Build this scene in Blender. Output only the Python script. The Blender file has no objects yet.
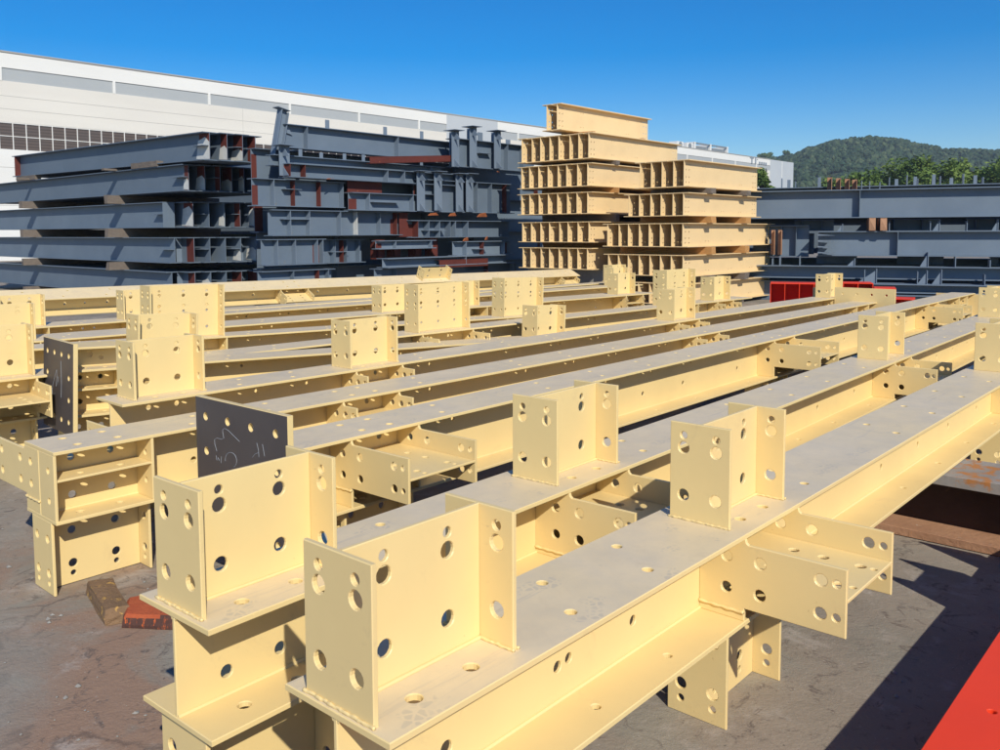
import bpy, math, random
from mathutils import Vector, Matrix
from mathutils.geometry import tessellate_polygon
R = math.radians
sc = bpy.context.scene
col = sc.collection
rng = random.Random(7)
CAM_H = 1.70
YAW = 0.722                                   # the direction the yard's beams run in, from +y towards +x
SN, CS = math.sin(YAW), math.cos(YAW)
def yard(u, n, z):                            # along the beams, across them (to the right), height over the ground
    return Vector((u*SN + n*CS, u*CS - n*SN, z))
TH = math.pi/2 - YAW                          # z rotation of a thing whose local x runs along u

# ------------------------------------------------------------------ materials
def new_mat(name):
    m = bpy.data.materials.new(name); m.use_nodes = True
    nt = m.node_tree; b = nt.nodes['Principled BSDF']
    return m, nt, b
def node(nt, t, **kw):
    n = nt.nodes.new(t)
    for k, v in kw.items(): setattr(n, k, v)
    return n
def noise(nt, scale, detail=5, rough=.55, coord='Object', stretch=None, dist=0):
    tc = node(nt, 'ShaderNodeTexCoord'); n = node(nt, 'ShaderNodeTexNoise')
    n.inputs['Scale'].default_value = scale; n.inputs['Detail'].default_value = detail; n.inputs['Roughness'].default_value = rough
    n.inputs['Distortion'].default_value = dist
    if stretch:
        mp = node(nt, 'ShaderNodeMapping'); mp.inputs['Scale'].default_value = stretch
        nt.links.new(tc.outputs[coord], mp.inputs[0]); nt.links.new(mp.outputs[0], n.inputs['Vector'])
    else: nt.links.new(tc.outputs[coord], n.inputs['Vector'])
    return n.outputs['Fac']
def ramp(nt, fac, stops):
    r = node(nt, 'ShaderNodeValToRGB'); e = r.color_ramp.elements
    while len(e) < len(stops): e.new(.5)
    for i, (p, c) in enumerate(stops):
        e[i].position = p; e[i].color = (c, c, c, 1) if not hasattr(c, '__len__') else (*c, 1)
    nt.links.new(fac, r.inputs[0]); return r.outputs[0]
def mix(nt, fac, a, b):
    m = node(nt, 'ShaderNodeMix', data_type='RGBA')
    for s, v in ((m.inputs[6], a), (m.inputs[7], b)):
        if hasattr(v, 'links') or hasattr(v, 'is_output'): nt.links.new(v, s)
        else: s.default_value = (*v, 1)
    if hasattr(fac, 'is_output'): nt.links.new(fac, m.inputs[0])
    else: m.inputs[0].default_value = fac
    return m.outputs[2]
def math_node(nt, op, a, b=None):
    m = node(nt, 'ShaderNodeMath', operation=op)
    for s, v in ((m.inputs[0], a), (m.inputs[1], b)):
        if v is None: continue
        if hasattr(v, 'is_output'): nt.links.new(v, s)
        else: s.default_value = v
    return m.outputs[0]
def bump(nt, b, fac, strength, dist=.01):
    n = node(nt, 'ShaderNodeBump'); n.inputs['Strength'].default_value = strength; n.inputs['Distance'].default_value = dist
    nt.links.new(fac, n.inputs['Height']); nt.links.new(n.outputs[0], b.inputs['Normal'])

CREAM = (.80, .612, .285)
def cream_mat(name, dusty, base=CREAM, rust=.72):
    m, nt, b = new_mat(name)
    big = noise(nt, 2.3, 6); fine = noise(nt, 38, 4)
    c = mix(nt, ramp(nt, big, [(.3, 0), (.75, 1)]), base, tuple(x*.9 for x in base))
    chips = ramp(nt, noise(nt, 9, 8, .7), [(rust, 0), (rust+.02, 1)])
    speck = ramp(nt, noise(nt, 55, 3, .6), [(.70, 0), (.73, 1)])
    region = ramp(nt, noise(nt, .9, 3), [(.55, 0), (.68, 1)])
    if dusty:
        g = node(nt, 'ShaderNodeNewGeometry'); sp = node(nt, 'ShaderNodeSeparateXYZ'); nt.links.new(g.outputs['Normal'], sp.inputs[0])
        up = ramp(nt, sp.outputs['Z'], [(.8, 0), (.95, 1)])
        patch = ramp(nt, noise(nt, 1.6, 9, .68, dist=.6), [(.30, .74), (.62, .98)])
        dust = math_node(nt, 'MULTIPLY', up, patch)
        dc = mix(nt, ramp(nt, noise(nt, 4.2, 8, .7), [(.35, 0), (.7, 1)]), (.76, .62, .41), (.60, .51, .375))
        blot = ramp(nt, noise(nt, 6.5, 10, .75, dist=1.2), [(.60, 0), (.70, .35)])
        dc = mix(nt, blot, dc, (.42, .37, .315))
        c = mix(nt, dust, c, dc)
    c = mix(nt, math_node(nt, 'MULTIPLY', chips, region), c, (.20, .055, .02))
    c = mix(nt, math_node(nt, 'MULTIPLY', math_node(nt, 'MULTIPLY', speck, region), .55), c, (.28, .15, .06))
    oi = node(nt, 'ShaderNodeObjectInfo')
    c = mix(nt, math_node(nt, 'MULTIPLY', oi.outputs['Random'], .16), c, (.62, .47, .26))
    scr = math_node(nt, 'MULTIPLY', ramp(nt, noise(nt, 3.2, 6, .7, stretch=(.7, 6, 15), dist=.3), [(.66, 0), (.70, .32)]), ramp(nt, noise(nt, 1.3, 4), [(.48, 0), (.6, 1)]))
    c = mix(nt, scr, c, (.42, .32, .19))
    grime = ramp(nt, noise(nt, 5.2, 9, .74, dist=.9), [(.58, 0), (.74, .30)])
    c = mix(nt, grime, c, (.45, .34, .20))
    if dusty:
        vo = node(nt, 'ShaderNodeTexVoronoi', feature='DISTANCE_TO_EDGE'); vo.inputs['Scale'].default_value = 46
        tcv = node(nt, 'ShaderNodeTexCoord'); nt.links.new(tcv.outputs['Object'], vo.inputs['Vector'])
        tread = ramp(nt, vo.outputs['Distance'], [(.08, 0), (.2, 1)])
        foot = ramp(nt, noise(nt, 4.6, 3, .5, stretch=(1, 1.7, 1)), [(.62, 0), (.66, .42)])
        c = mix(nt, math_node(nt, 'MULTIPLY', math_node(nt, 'MULTIPLY', tread, foot), up), c, (.42, .38, .31))
        c = mix(nt, math_node(nt, 'MULTIPLY', ramp(nt, noise(nt, 2.1, 7, .7, stretch=(.5, 9, 1), dist=.2), [(.60, 0), (.66, .35)]), up), c, (.40, .36, .31))
    nt.links.new(c, b.inputs['Base Color'])
    b.inputs['Roughness'].default_value = .42 if not dusty else .5
    b.inputs['Specular IOR Level'].default_value = .4
    rr = ramp(nt, big, [(.3, .36), (.7, .52)]); nt.links.new(rr, b.inputs['Roughness'])
    bump(nt, b, fine, .05, .002)
    return m
M_CREAM = cream_mat('cream_paint', False)
M_DUSTY = cream_mat('dusty_cream_paint', True)
M_PEACH = cream_mat('buff_paint', False, (.80, .59, .32), .8)

def simple(name, c1, c2, scale=4, rough=.6, c3=None, t3=.62, bumps=0, coord='Object', stretch=None, spec=.4, metal=0, vary=None):
    m, nt, b = new_mat(name)
    c = mix(nt, ramp(nt, noise(nt, scale, 7, .62, coord, stretch), [(.3, 0), (.72, 1)]), c1, c2)
    if c3: c = mix(nt, ramp(nt, noise(nt, scale*1.9, 8, .7, coord, stretch, .4), [(t3, 0), (t3+.06, 1)]), c, c3)
    if vary:
        oi = node(nt, 'ShaderNodeObjectInfo'); c = mix(nt, math_node(nt, 'MULTIPLY', oi.outputs['Random'], .45), c, vary)
    nt.links.new(c, b.inputs['Base Color']); b.inputs['Roughness'].default_value = rough
    b.inputs['Specular IOR Level'].default_value = spec; b.inputs['Metallic'].default_value = metal
    if bumps: bump(nt, b, noise(nt, scale*6, 6, .65, coord, stretch), bumps, .02)
    return m
M_SLATE = simple('slate_paint', (.120, .160, .215), (.148, .192, .250), 1.5, .5, (.17, .18, .19), .66, vary=(.085, .11, .145))
M_SLATE2 = simple('pale_slate_paint', (.14, .18, .235), (.165, .21, .27), 1.5, .5, (.23, .25, .27), .68)
M_OXIDE = simple('red_oxide_primer', (.125, .026, .018), (.085, .02, .016), 3, .75, (.30, .10, .04), .66)
M_RUST = simple('rusty_steel', (.42, .235, .14), (.30, .155, .09), 5, .85, (.46, .38, .32), .62, .4)
M_RUST_SHADE = simple('shade_painted_rust', (.075, .045, .033), (.05, .032, .025), 5, .9, (.12, .07, .045), .64, .4)  # rust darkened so the support web's shade is painted into its colour
M_RUSTG = simple('rust_stained_grey_steel', (.33, .31, .285), (.22, .19, .165), 3.2, .7, (.40, .17, .05), .52, .2)
M_DARK = simple('bare_mill_steel', (.062, .052, .053), (.085, .073, .072), 2.4, .55, (.10, .09, .09), .66, .05, spec=.5)
M_CHALK, _nt, _b = new_mat('chalk'); _b.inputs['Base Color'].default_value = (.34, .37, .41, 1); _b.inputs['Roughness'].default_value = .9
M_RED = simple('red_paint', (.84, .058, .016), (.74, .048, .015), 2, .5, (.42, .04, .02), .66, .06, spec=.3)
M_RUSTB = simple('bright_rust', (.42, .13, .04), (.26, .075, .03), 6, .85)
M_WOOD = simple('weathered_timber', (.20, .165, .135), (.13, .105, .09), 4, .9, (.27, .24, .21), .6, .5, stretch=(1.5, 14, 14))
M_WOODO = simple('raw_timber', (.52, .27, .09), (.40, .20, .07), 4, .85, (.30, .15, .06), .62, .4, stretch=(1.5, 14, 14))
M_WOODB = simple('split_timber', (.27, .165, .09), (.17, .105, .06), 9, .9, (.56, .33, .09), .56, .7)
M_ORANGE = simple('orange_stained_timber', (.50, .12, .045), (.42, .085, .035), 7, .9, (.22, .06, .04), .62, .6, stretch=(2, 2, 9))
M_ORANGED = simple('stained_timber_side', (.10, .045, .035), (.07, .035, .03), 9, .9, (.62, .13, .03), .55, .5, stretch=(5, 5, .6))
M_CONC = simple('concrete', (.30, .29, .27), (.22, .21, .20), 3, .9, None, .6, .4)
M_STICK = simple('white_sticker', (.62, .62, .60), (.5, .5, .48), 9, .7, (.20, .07, .05), .66)
M_WHITE = simple('white_cladding', (.74, .735, .71), (.68, .675, .65), .12, .55, None, stretch=(1, 1, 4))
M_OFFW = simple('warm_white_cladding', (.70, .675, .62), (.62, .59, .54), .16, .6, None, stretch=(.5, .5, 3))
M_GREYP = simple('grey_cladding', (.40, .42, .43), (.36, .385, .40), .2, .5)
M_PALEG = simple('pale_grey_cladding', (.47, .50, .53), (.43, .46, .49), .2, .5)
M_SEAM, _nt, _b = new_mat('cladding_seam'); _b.inputs['Base Color'].default_value = (.36, .35, .33, 1)
M_LETTER, _nt, _b = new_mat('letter_grey'); _b.inputs['Base Color'].default_value = (.20, .24, .29, 1)
M_EQUIP = simple('equipment_grey', (.22, .25, .28), (.16, .18, .2), 2, .6)
def louvre():
    m, nt, b = new_mat('brown_louvre_glass')
    tc = node(nt, 'ShaderNodeTexCoord'); w = node(nt, 'ShaderNodeTexWave', bands_direction='Z'); w.inputs['Scale'].default_value = 1.6
    nt.links.new(tc.outputs['Object'], w.inputs['Vector'])
    c = mix(nt, w.outputs['Fac'], (.075, .055, .046), (.125, .095, .08))
    c = mix(nt, ramp(nt, noise(nt, .5, 4), [(.4, 0), (.7, .5)]), c, (.09, .08, .075))
    nt.links.new(c, b.inputs['Base Color']); b.inputs['Roughness'].default_value = .3
    return m
M_LOUVRE = louvre()

def ground_mat():
    m, nt, b = new_mat('worn_concrete_ground')
    c = mix(nt, ramp(nt, noise(nt, .9, 9, .65), [(.35, 0), (.66, 1)]), (.325, .288, .238), (.222, .205, .173))
    tcm = node(nt, 'ShaderNodeTexCoord'); vmm = node(nt, 'ShaderNodeVectorMath', operation='DISTANCE'); vmm.inputs[1].default_value = yard(.9, -3.2, 0); nt.links.new(tcm.outputs['Object'], vmm.inputs[0])
    near = ramp(nt, math_node(nt, 'MULTIPLY', vmm.outputs['Value'], .25), [(.28, 1), (.72, .2)])
    mud = math_node(nt, 'MULTIPLY', ramp(nt, noise(nt, 1.15, 10, .66, dist=.8), [(.42, 0), (.55, .85)]), near)
    c = mix(nt, mud, c, (.30, .188, .130))
    pale = ramp(nt, noise(nt, 3.1, 10, .7, dist=.5), [(.55, 0), (.68, .7)])
    c = mix(nt, pale, c, (.42, .37, .33))
    dark = ramp(nt, noise(nt, 6.5, 10, .76, dist=1.8), [(.55, 0), (.63, .8)])
    c = mix(nt, dark, c, (.125, .10, .088))
    vc = node(nt, 'ShaderNodeTexVoronoi', feature='DISTANCE_TO_EDGE'); vc.inputs['Scale'].default_value = .55
    tcc = node(nt, 'ShaderNodeTexCoord'); wob = node(nt, 'ShaderNodeVectorMath', operation='ADD'); nz = node(nt, 'ShaderNodeTexNoise'); nz.inputs['Scale'].default_value = 2.2; nz.inputs['Detail'].default_value = 8
    nt.links.new(tcc.outputs['Object'], nz.inputs['Vector']); sc_ = node(nt, 'ShaderNodeVectorMath', operation='SCALE'); sc_.inputs['Scale'].default_value = .9
    nt.links.new(nz.outputs['Color'], sc_.inputs[0]); nt.links.new(tcc.outputs['Object'], wob.inputs[0]); nt.links.new(sc_.outputs[0], wob.inputs[1]); nt.links.new(wob.outputs[0], vc.inputs['Vector'])
    crack = math_node(nt, 'MULTIPLY', ramp(nt, vc.outputs['Distance'], [(.003, .45), (.009, 0)]), ramp(nt, noise(nt, .8, 3), [(.45, 0), (.55, 1)]))
    c = mix(nt, crack, c, (.07, .055, .05))
    grit = ramp(nt, noise(nt, 70, 4, .7), [(.63, 0), (.70, .7)])
    c = mix(nt, grit, c, (.50, .46, .42))
    pit = ramp(nt, noise(nt, 26, 6, .7), [(.64, 0), (.70, .7)])
    c = mix(nt, pit, c, (.07, .06, .055))
    tc = node(nt, 'ShaderNodeTexCoord'); vm = node(nt, 'ShaderNodeVectorMath', operation='DISTANCE')
    q = yard(.05, -4.05, 0); vm.inputs[1].default_value = q; nt.links.new(tc.outputs['Object'], vm.inputs[0])
    dd = math_node(nt, 'ADD', vm.outputs['Value'], math_node(nt, 'MULTIPLY', noise(nt, 2.2, 6, .6), .25))
    spill = ramp(nt, math_node(nt, 'MULTIPLY', dd, .5), [(.70, .6), (.80, 0)])
    c = mix(nt, spill, c, mix(nt, ramp(nt, noise(nt, 1.7, 8, .6), [(.35, 0), (.7, 1)]), (.235, .218, .192), (.30, .270, .23)))
    nt.links.new(c, b.inputs['Base Color']); b.inputs['Roughness'].default_value = .88
    b.inputs['Specular IOR Level'].default_value = .25
    h = math_node(nt, 'ADD', noise(nt, 11, 9, .7), math_node(nt, 'MULTIPLY', noise(nt, 60, 5, .7), .5))
    bump(nt, b, h, .42, .02)
    return m
M_GROUND = ground_mat()
def leaf_mat(name, c1, c2, c3):
    m, nt, b = new_mat(name)
    a = node(nt, 'ShaderNodeAttribute', attribute_name='tone')
    nt.links.new(ramp(nt, a.outputs['Fac'], [(0, c1), (.6, c2), (1, c3)]), b.inputs['Base Color'])
    b.inputs['Roughness'].default_value = .7; b.inputs['Specular IOR Level'].default_value = .25
    return m
M_LEAF = leaf_mat('tree_leaf', (.055, .10, .025), (.105, .17, .035), (.19, .25, .06))
M_FOREST = leaf_mat('forest_canopy', (.020, .040, .020), (.036, .066, .028), (.070, .095, .045))
M_BARK = simple('bark', (.11, .085, .06), (.07, .055, .04), 6, .9)
M_HILL = simple('hill_soil', (.030, .048, .022), (.055, .06, .032), .02, .95, (.33, .32, .29), .66)

# ------------------------------------------------------------------ mesh helpers
def inset(loop, d):                            # moves a closed 2-D loop inwards (d>0) with mitred corners
    n = len(loop); out = []
    A = sum(loop[i][0]*loop[(i+1) % n][1] - loop[(i+1) % n][0]*loop[i][1] for i in range(n))
    s = 1 if A > 0 else -1
    for i in range(n):
        p, q, r = Vector(loop[i-1]), Vector(loop[i]), Vector(loop[(i+1) % n])
        a = (q-p).normalized(); b = (r-q).normalized()
        na = Vector((-a.y, a.x))*s; nb = Vector((-b.y, b.x))*s
        m = na+nb; k = m.dot(na)
        m = m/k if abs(k) > .2 else na
        out.append((q.x+m.x*d, q.y+m.y*d))
    return out
class MB:
    def __init__(self): self.v = []; self.f = []; self.mi = []; self.tone = []
    def face(self, idx, mi=0): self.f.append(idx); self.mi.append(mi)
    def plate(self, outline, t, O, e1, e2, e3, holes=(), seg=14, c=.0022):
        """flat plate: 2-D outline (e1,e2) with round holes (x,y,r), thickness t along e3 starting at O"""
        O, e1, e2, e3 = map(Vector, (O, e1, e2, e3))
        A = sum(outline[i][0]*outline[(i+1) % len(outline)][1] - outline[(i+1) % len(outline)][0]*outline[i][1] for i in range(len(outline)))
        if A < 0: outline = outline[::-1]
        flip = e1.cross(e2).dot(e3) < 0
        loops = [list(outline)]
        for x, y, r in holes:
            loops.append([(x+r*math.cos(-2*math.pi*k/seg), y+r*math.sin(-2*math.pi*k/seg)) for k in range(seg)])
        small = [inset(loops[0], c)] + [inset(l, -c) for l in loops[1:]]
        layers = [(0, small), (c, loops), (t-c, loops), (t, small)]
        base = len(self.v); cnt = sum(len(l) for l in loops)
        for h, ls in layers:
            for l in ls:
                for p in l: self.v.append(O + e1*p[0] + e2*p[1] + e3*h)
        def add(f): self.face(f[::-1] if flip else f)
        tris = tessellate_polygon([[Vector((p[0], p[1], 0)) for p in l] for l in small])
        flat = [p for l in small for p in l]
        for tr in tris:
            a, b_, c_ = (flat[i] for i in tr)
            ar = (b_[0]-a[0])*(c_[1]-a[1]) - (b_[1]-a[1])*(c_[0]-a[0])
            if abs(ar) < 1e-12: continue
            tr = list(tr) if ar > 0 else list(tr)[::-1]
            add([base+3*cnt+i for i in tr]); add([base+i for i in tr[::-1]])
        for L in range(3):
            o = base+L*cnt
            for l in loops:
                n = len(l)
                for i in range(n):
                    j = (i+1) % n
                    add([o+i, o+j, o+cnt+j, o+cnt+i])
                o += n
    def px(self, x, t, y0, y1, z0, z1, holes=(), seg=14): self.plate([(y0, z0), (y1, z0), (y1, z1), (y0, z1)], t, (x, 0, 0), (0, 1, 0), (0, 0, 1), (1, 0, 0), holes, seg)
    def py(self, y, t, x0, x1, z0, z1, holes=(), seg=14): self.plate([(x0, z0), (x1, z0), (x1, z1), (x0, z1)], t, (0, y, 0), (1, 0, 0), (0, 0, 1), (0, 1, 0), holes, seg)
    def pz(self, z, t, x0, x1, y0, y1, holes=(), seg=14): self.plate([(x0, y0), (x1, y0), (x1, y1), (x0, y1)], t, (0, 0, z), (1, 0, 0), (0, 1, 0), (0, 0, 1), holes, seg)
    def box(self, x0, x1, y0, y1, z0, z1, c=.003): self.plate([(x0, y0), (x1, y0), (x1, y1), (x0, y1)], z1-z0, (0, 0, z0), (1, 0, 0), (0, 1, 0), (0, 0, 1), c=c)
    def tube(self, pts, rad, n=7, cap=True):
        pts = [Vector(p) for p in pts]; rad = rad if hasattr(rad, '__len__') else [rad]*len(pts)
        base = len(self.v)
        for i, p in enumerate(pts):
            d = (pts[min(i+1, len(pts)-1)] - pts[max(i-1, 0)]).normalized()
            a = d.cross(Vector((0, 0, 1)) if abs(d.z) < .9 else Vector((1, 0, 0))).normalized(); b = d.cross(a)
            for k in range(n):
                t = 2*math.pi*k/n; self.v.append(p + (a*math.cos(t)+b*math.sin(t))*rad[i])
        for i in range(len(pts)-1):
            for k in range(n):
                j = (k+1) % n; o = base+i*n
                self.face([o+k, o+j, o+n+j, o+n+k])
        if cap:
            self.face([base+k for k in range(n)][::-1]); self.face([base+(len(pts)-1)*n+k for k in range(n)])
    def build(self, name, mat, parent=None, smooth=False):
        me = bpy.data.meshes.new(name); me.from_pydata(self.v, [], self.f)
        mats = mat if isinstance(mat, (list, tuple)) else [mat]
        for m in mats: me.materials.append(m)
        if len(mats) > 1: me.polygons.foreach_set('material_index', self.mi)
        if self.tone:
            at = me.attributes.new('tone', 'FLOAT', 'FACE'); at.data.foreach_set('value', self.tone)
        if smooth: me.polygons.foreach_set('use_smooth', [True]*len(me.polygons))
        me.update()
        o = bpy.data.objects.new(name, me); col.objects.link(o)
        if parent: o.parent = parent
        return o
def tag(o, label=None, cat=None, group=None, kind=None):
    if label: o['label'] = label; kind = kind or 'thing'
    if cat: o['category'] = cat
    if group: o['group'] = group
    if kind: o['kind'] = kind
    return o
def thing(name, label, cat, loc, rz=0, ry=0, group=None):
    o = bpy.data.objects.new(name, None); col.objects.link(o); o.empty_display_size = .2
    o.location = loc; o.rotation_euler = (0, ry, rz)
    return tag(o, label, cat, group)
def dup(root, loc, rz, label, scale=None):
    r = root.copy(); col.objects.link(r); r.location = loc; r.rotation_euler = (0, 0, rz); r['label'] = label
    if scale: r.scale = scale
    for ch in list(root.children):
        c = ch.copy(); col.objects.link(c); c.parent = r
        for g in list(ch.children):
            k = g.copy(); col.objects.link(k); k.parent = c
    return r

# ------------------------------------------------------------------ the cream beams lying in the yard
HW, TW, TF, DROP = .1747, .012, .017, .385       # half flange width, web, flange, height of the stub underneath
GY = 'cream beams lying parallel in the yard'
def bolt_rows(L, h, big):
    if big: return [(.10, .80), (.10, .50), (.5, .80), (.5, .50), (.9, .80)]
def stub(root, x0, L, H, top, up=True, wb=.1136, seg=14, weld=False, big=False, mat=M_CREAM):
    """H-shaped stub welded to a flange: two flange plates across the beam and a web between them"""
    t = .014; sgn = 1 if up else -1
    z0, z1 = (top, top+H) if up else (top-H, top)
    def zz(f): return z0+(z1-z0)*f if up else z1-(z1-z0)*f
    if big:
        rows = [(.18, .014), (.50, .012), (.60, .016), (.80, .016), (.88, .012)]; cols = (.18, .5, .82)
    else:
        rows = [(.255, .021), (.745, .021), (.872, .013)] if up else [(.25, .02), (.72, .021), (.86, .013)]; cols = (.28, .72)
    m = MB(); hs = [(x0+L*cx, zz(f), r) for cx in cols for f, r in rows]
    m.py(-TW/2, TW, x0+t, x0+L-t, z0, z1, hs, seg)
    w = m.build('column_stub', mat, root)
    fw = ( -.54, .54)
    for xa in (x0, x0+L-t):
        m = MB(); m.px(xa, t, -wb, wb, z0, z1, [(s*wb, zz(f), r) for s in fw for f, r in rows], seg)
        m.build('stub_flange', mat, w)
    if weld:
        m = MB()
        zb = top + sgn*.003
        for xa in (x0-.002, x0+L-t-.002, x0+L+.002):
            n = 90; pts = []; rad = []; ph = 0
            for i in range(n+1):
                y = -wb-.004 + (2*wb+.008)*i/n
                ph += rng.uniform(.1, .7); pts.append((xa+.0009*math.sin(ph*.9), y, zb+.0006*math.sin(ph*1.7))); rad.append(.0042+.0004*math.sin(ph)+.0003*math.sin(ph*2.3))
            m.tube(pts, rad, 7)
        for s in (-1, 1):
            pts = [(x0+t+(L-2*t)*i/50, s*(TW/2+.002), zb) for i in range(51)]
            m.tube(pts, [.0058+.0004*math.sin(q*.8) for q in range(len(pts))], 6)
        m.build('weld_bead', mat, w, True)
    return w
def joint_plates(root, x0, L, h, top, right, left, seg, mid=True, mat=M_CREAM, weld=False, HW=.1747):
    """the plates that cross the beam at a joint; where a side arm leaves, they run out past the flange"""
    t = .014; zb, zt = top-h+TF, top-TF
    for side, out in ((-1, right), (1, left)):
        i0, e = TW/2, HW-.003
        web = None
        if mid:
            yo = out if out else e-.006
            m = MB(); zc = top-.142
            hs = []
            if out: hs = [(x0+L*.28, side*(e+f*(out-e)), r) for f, r in ((.10, .018), (.42, .018), (.80, .018), (.93, .011))] + [(x0+L*.72, side*(e+f*(out-e)), r) for f, r in ((.10, .018), (.42, .018), (.80, .018), (.93, .011))]
            else: hs = [(x0+L*.3, side*e*.6, .017), (x0+L*.7, side*e*.6, .017)]
            m.pz(zc-.006, .012, x0+t, x0+L-t, min(side*i0, side*yo), max(side*i0, side*yo), hs, seg)
            web = m.build('side_arm' if out else 'mid_plate', mat, root)
        for xa in (x0, x0+L-t):
            m = MB()
            if out:
                a, b = top-.255, top-.036
                ol = [(i0, zb), (e, zb), (e, a), (out, a), (out, b), (e+.012, b), (e+.004, b+.006), (e, zt), (i0, zt)]
                zl, zh = a+(b-a)*.27, a+(b-a)*.76
                hs = [(e*.62, zh, .019), (e*.62, zl, .019), (e+(out-e)*.16, zh, .020), (e+(out-e)*.16, zl, .020),
                      (e+(out-e)*.76, zh, .020), (e+(out-e)*.76, zl, .020), (e+(out-e)*.91, zh, .013), (e+(out-e)*.91, zl, .013)]
            else:
                ol = [(i0, zb), (e, zb), (e, zt), (i0, zt)]
                hs = [(e*.6, zb+(zt-zb)*.28, .015), (e*.6, zb+(zt-zb)*.74, .015)]
            if side < 0:
                ol = [(-p[0], p[1]) for p in ol]; hs = [(-p[0], p[1], p[2]) for p in hs]
            m.plate(ol, t, (xa, 0, 0), (0, 1, 0), (0, 0, 1), (1, 0, 0), hs, seg)
            m.build('stiffener' if not out else 'arm_flange', mat, web if (out and web) else root)
            if weld and out:
                w = MB(); pts = [(xa-.002, side*(i0+(e-i0)*k/30), top-.268+.0008*math.sin(k*.9)) for k in range(31)]
                w.tube(pts, [.0055+.0008*math.sin(q*.7) for q in range(len(pts))], 6); w.build('weld_bead', mat, web, True)
def yard_beam(P1, yaw, tilt, x0, x1, joints, label, h=.31, seg=14, far=False, HW=.1747, roll=0, DROP=.385):
    """P1: point on the right edge of the top flange (z from the ground); joints: (x, length, up stub height or 0, right arm, left arm, down stub, big)"""
    T = h+DROP
    dirv = Vector((math.sin(yaw), math.cos(yaw), 0)); nv = Vector((math.cos(yaw), -math.sin(yaw), 0))
    yl, zl = -HW*math.cos(roll)-T*math.sin(roll), -HW*math.sin(roll)+T*math.cos(roll)
    base = Vector(P1) + nv*yl - Vector((0, 0, zl))
    root = thing('steel_beam', label, 'steel beam', base, math.pi/2-yaw, -math.asin(tilt), GY)
    root.rotation_euler[0] = roll
    fh = []; wh = []; bh = []
    xs = []
    for (xj, L, up, ra, la, dn, big, plates) in joints:
        xs += [xj-.42, xj+L+.30]
        for fx in (.3, .7):
            for s in (-1, 1): fh.append((xj+L*fx, s*.088, .019))
        for fx in (.3, .7):
            wh += [(xj+L*fx, T-.075, .017), (xj+L*fx, T-h+.085, .019)]
            for s in (-1, 1): bh.append((xj+L*fx, s*.088, .019))
    x = x0+.35
    marks = sorted(xs)
    k = 0
    allx = list(marks)
    while x < x1-.3:
        if all(abs(x-q) > .55 for q in allx) and all(not (j[0]-.2 < x < j[0]+j[1]+.2) for j in joints): allx.append(x)
        x += .62
    for q in allx:
        if q < x0+.08 or q > x1-.08: continue
        if any(j[0]-.06 < q < j[0]+j[1]+.06 for j in joints): continue
        for s in (-1, 1): fh.append((q+(.05 if s > 0 else -.05), s*.088, .0165))
        wh.append((q, T-h*.63, .0165)); wh.append((q-.33, T-h*.61, .015)) if x0+.1 < q-.33 < 1.4 and not any(j[0]-.06 < q-.33 < j[0]+j[1]+.06 for j in joints) else None; wh.append((q+.12, T-.075, .012)); bh.append((q+.05, -.1, .014)); bh.append((q+.05, .1, .014))
    fs = seg
    m = MB(); m.pz(T-TF, TF, x0, x1, -HW, HW, fh, fs); m.build('top_flange', M_DUSTY, root)
    m = MB(); m.pz(T-h, TF, x0, x1, -HW, HW, bh, fs); m.build('bottom_flange', M_CREAM, root)
    m = MB(); m.py(-TW/2, TW, x0+.002, x1-.002, T-h+TF, T-TF, [q for q in wh if x0+.05 < q[0] < x1-.05], fs); web = m.build('web', M_CREAM, root)
    m = MB()                                   # fillet welds between web and flanges
    for s in (-1, 1):
        for zz_, q in ((T-h+TF, 1), (T-TF, -1)):
            m.tube([(x0+.003, s*TW/2, zz_+q*.001), (x1-.003, s*TW/2, zz_+q*.001)], .0075, 6)
    m.build('weld_bead', M_CREAM, web)
    near = not far
    for (xj, L, up, ra, la, dn, big, plates) in joints:
        if up: stub(root, xj, L, up, T, True, seg=seg, weld=near and xj < 3, big=big)
        if dn: stub(root, xj, L, DROP, T-h, False, seg=seg)
        if plates: joint_plates(root, xj, L, h, T, ra, la, seg, mid=True, weld=near and xj < 3, HW=HW)
    return root
G0 = CAM_H
J = lambda x, L=.447, up=.341, ra=0, la=0, dn=1, big=False, plates=True: (x, L, up, ra, la, dn, big, plates)
END = dict(plates=False)
def P(x, y, z): return (x, y, z+G0)
BA = yard_beam(P(-.22, 1.63, -1), .722, 0, 0, 13.6, [J(.012, **END), J(1.56, ra=.505), J(5.81, ra=.505), J(10.06, ra=.505)], 'nearest cream beam, its stub filling the lower middle of the view', h=.315)
BB = yard_beam(P(-.74, 2.12, -1), .700, 0, 0, 13.2, [J(.02, **END), J(1.567, ra=.47), J(5.86, ra=.47), J(10.1, ra=.47)], 'cream beam just left of the nearest one, with three stubs in a row', h=.31)
BC = yard_beam(P(-.94, 3.94, -1), .712, 0, -.15, 13.05, [J(.32, .47, 0, .58), J(5.33, .47, 0, .60), J(10.42, .5, 0, .60), J(12.1, .5, 0, 0)], 'long cream beam whose near end carries a dark chalk-marked plate', h=.37, DROP=.33)
BD = yard_beam(P(-2.05, 3.91, -1), .729, 0, 0, 11.0, [J(.0, .48, 0, 0, .58), J(1.66, .46, 0, .30), J(5.94, .46, 0, .28), J(10.25, .46, 0, 0)], 'cream beam with an open two-celled box end near the wood blocks', h=.345, DROP=.352)
BE = yard_beam(P(-2.11, 4.92, -.97), .741, 0, -.06, 10.9, [J(.04, **END), J(1.61, ra=.30), J(6.0, ra=.3), J(10.3)], 'cream beam behind the box-ended one, with a two-hole stub over its cut end', h=.31, seg=10)
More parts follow.
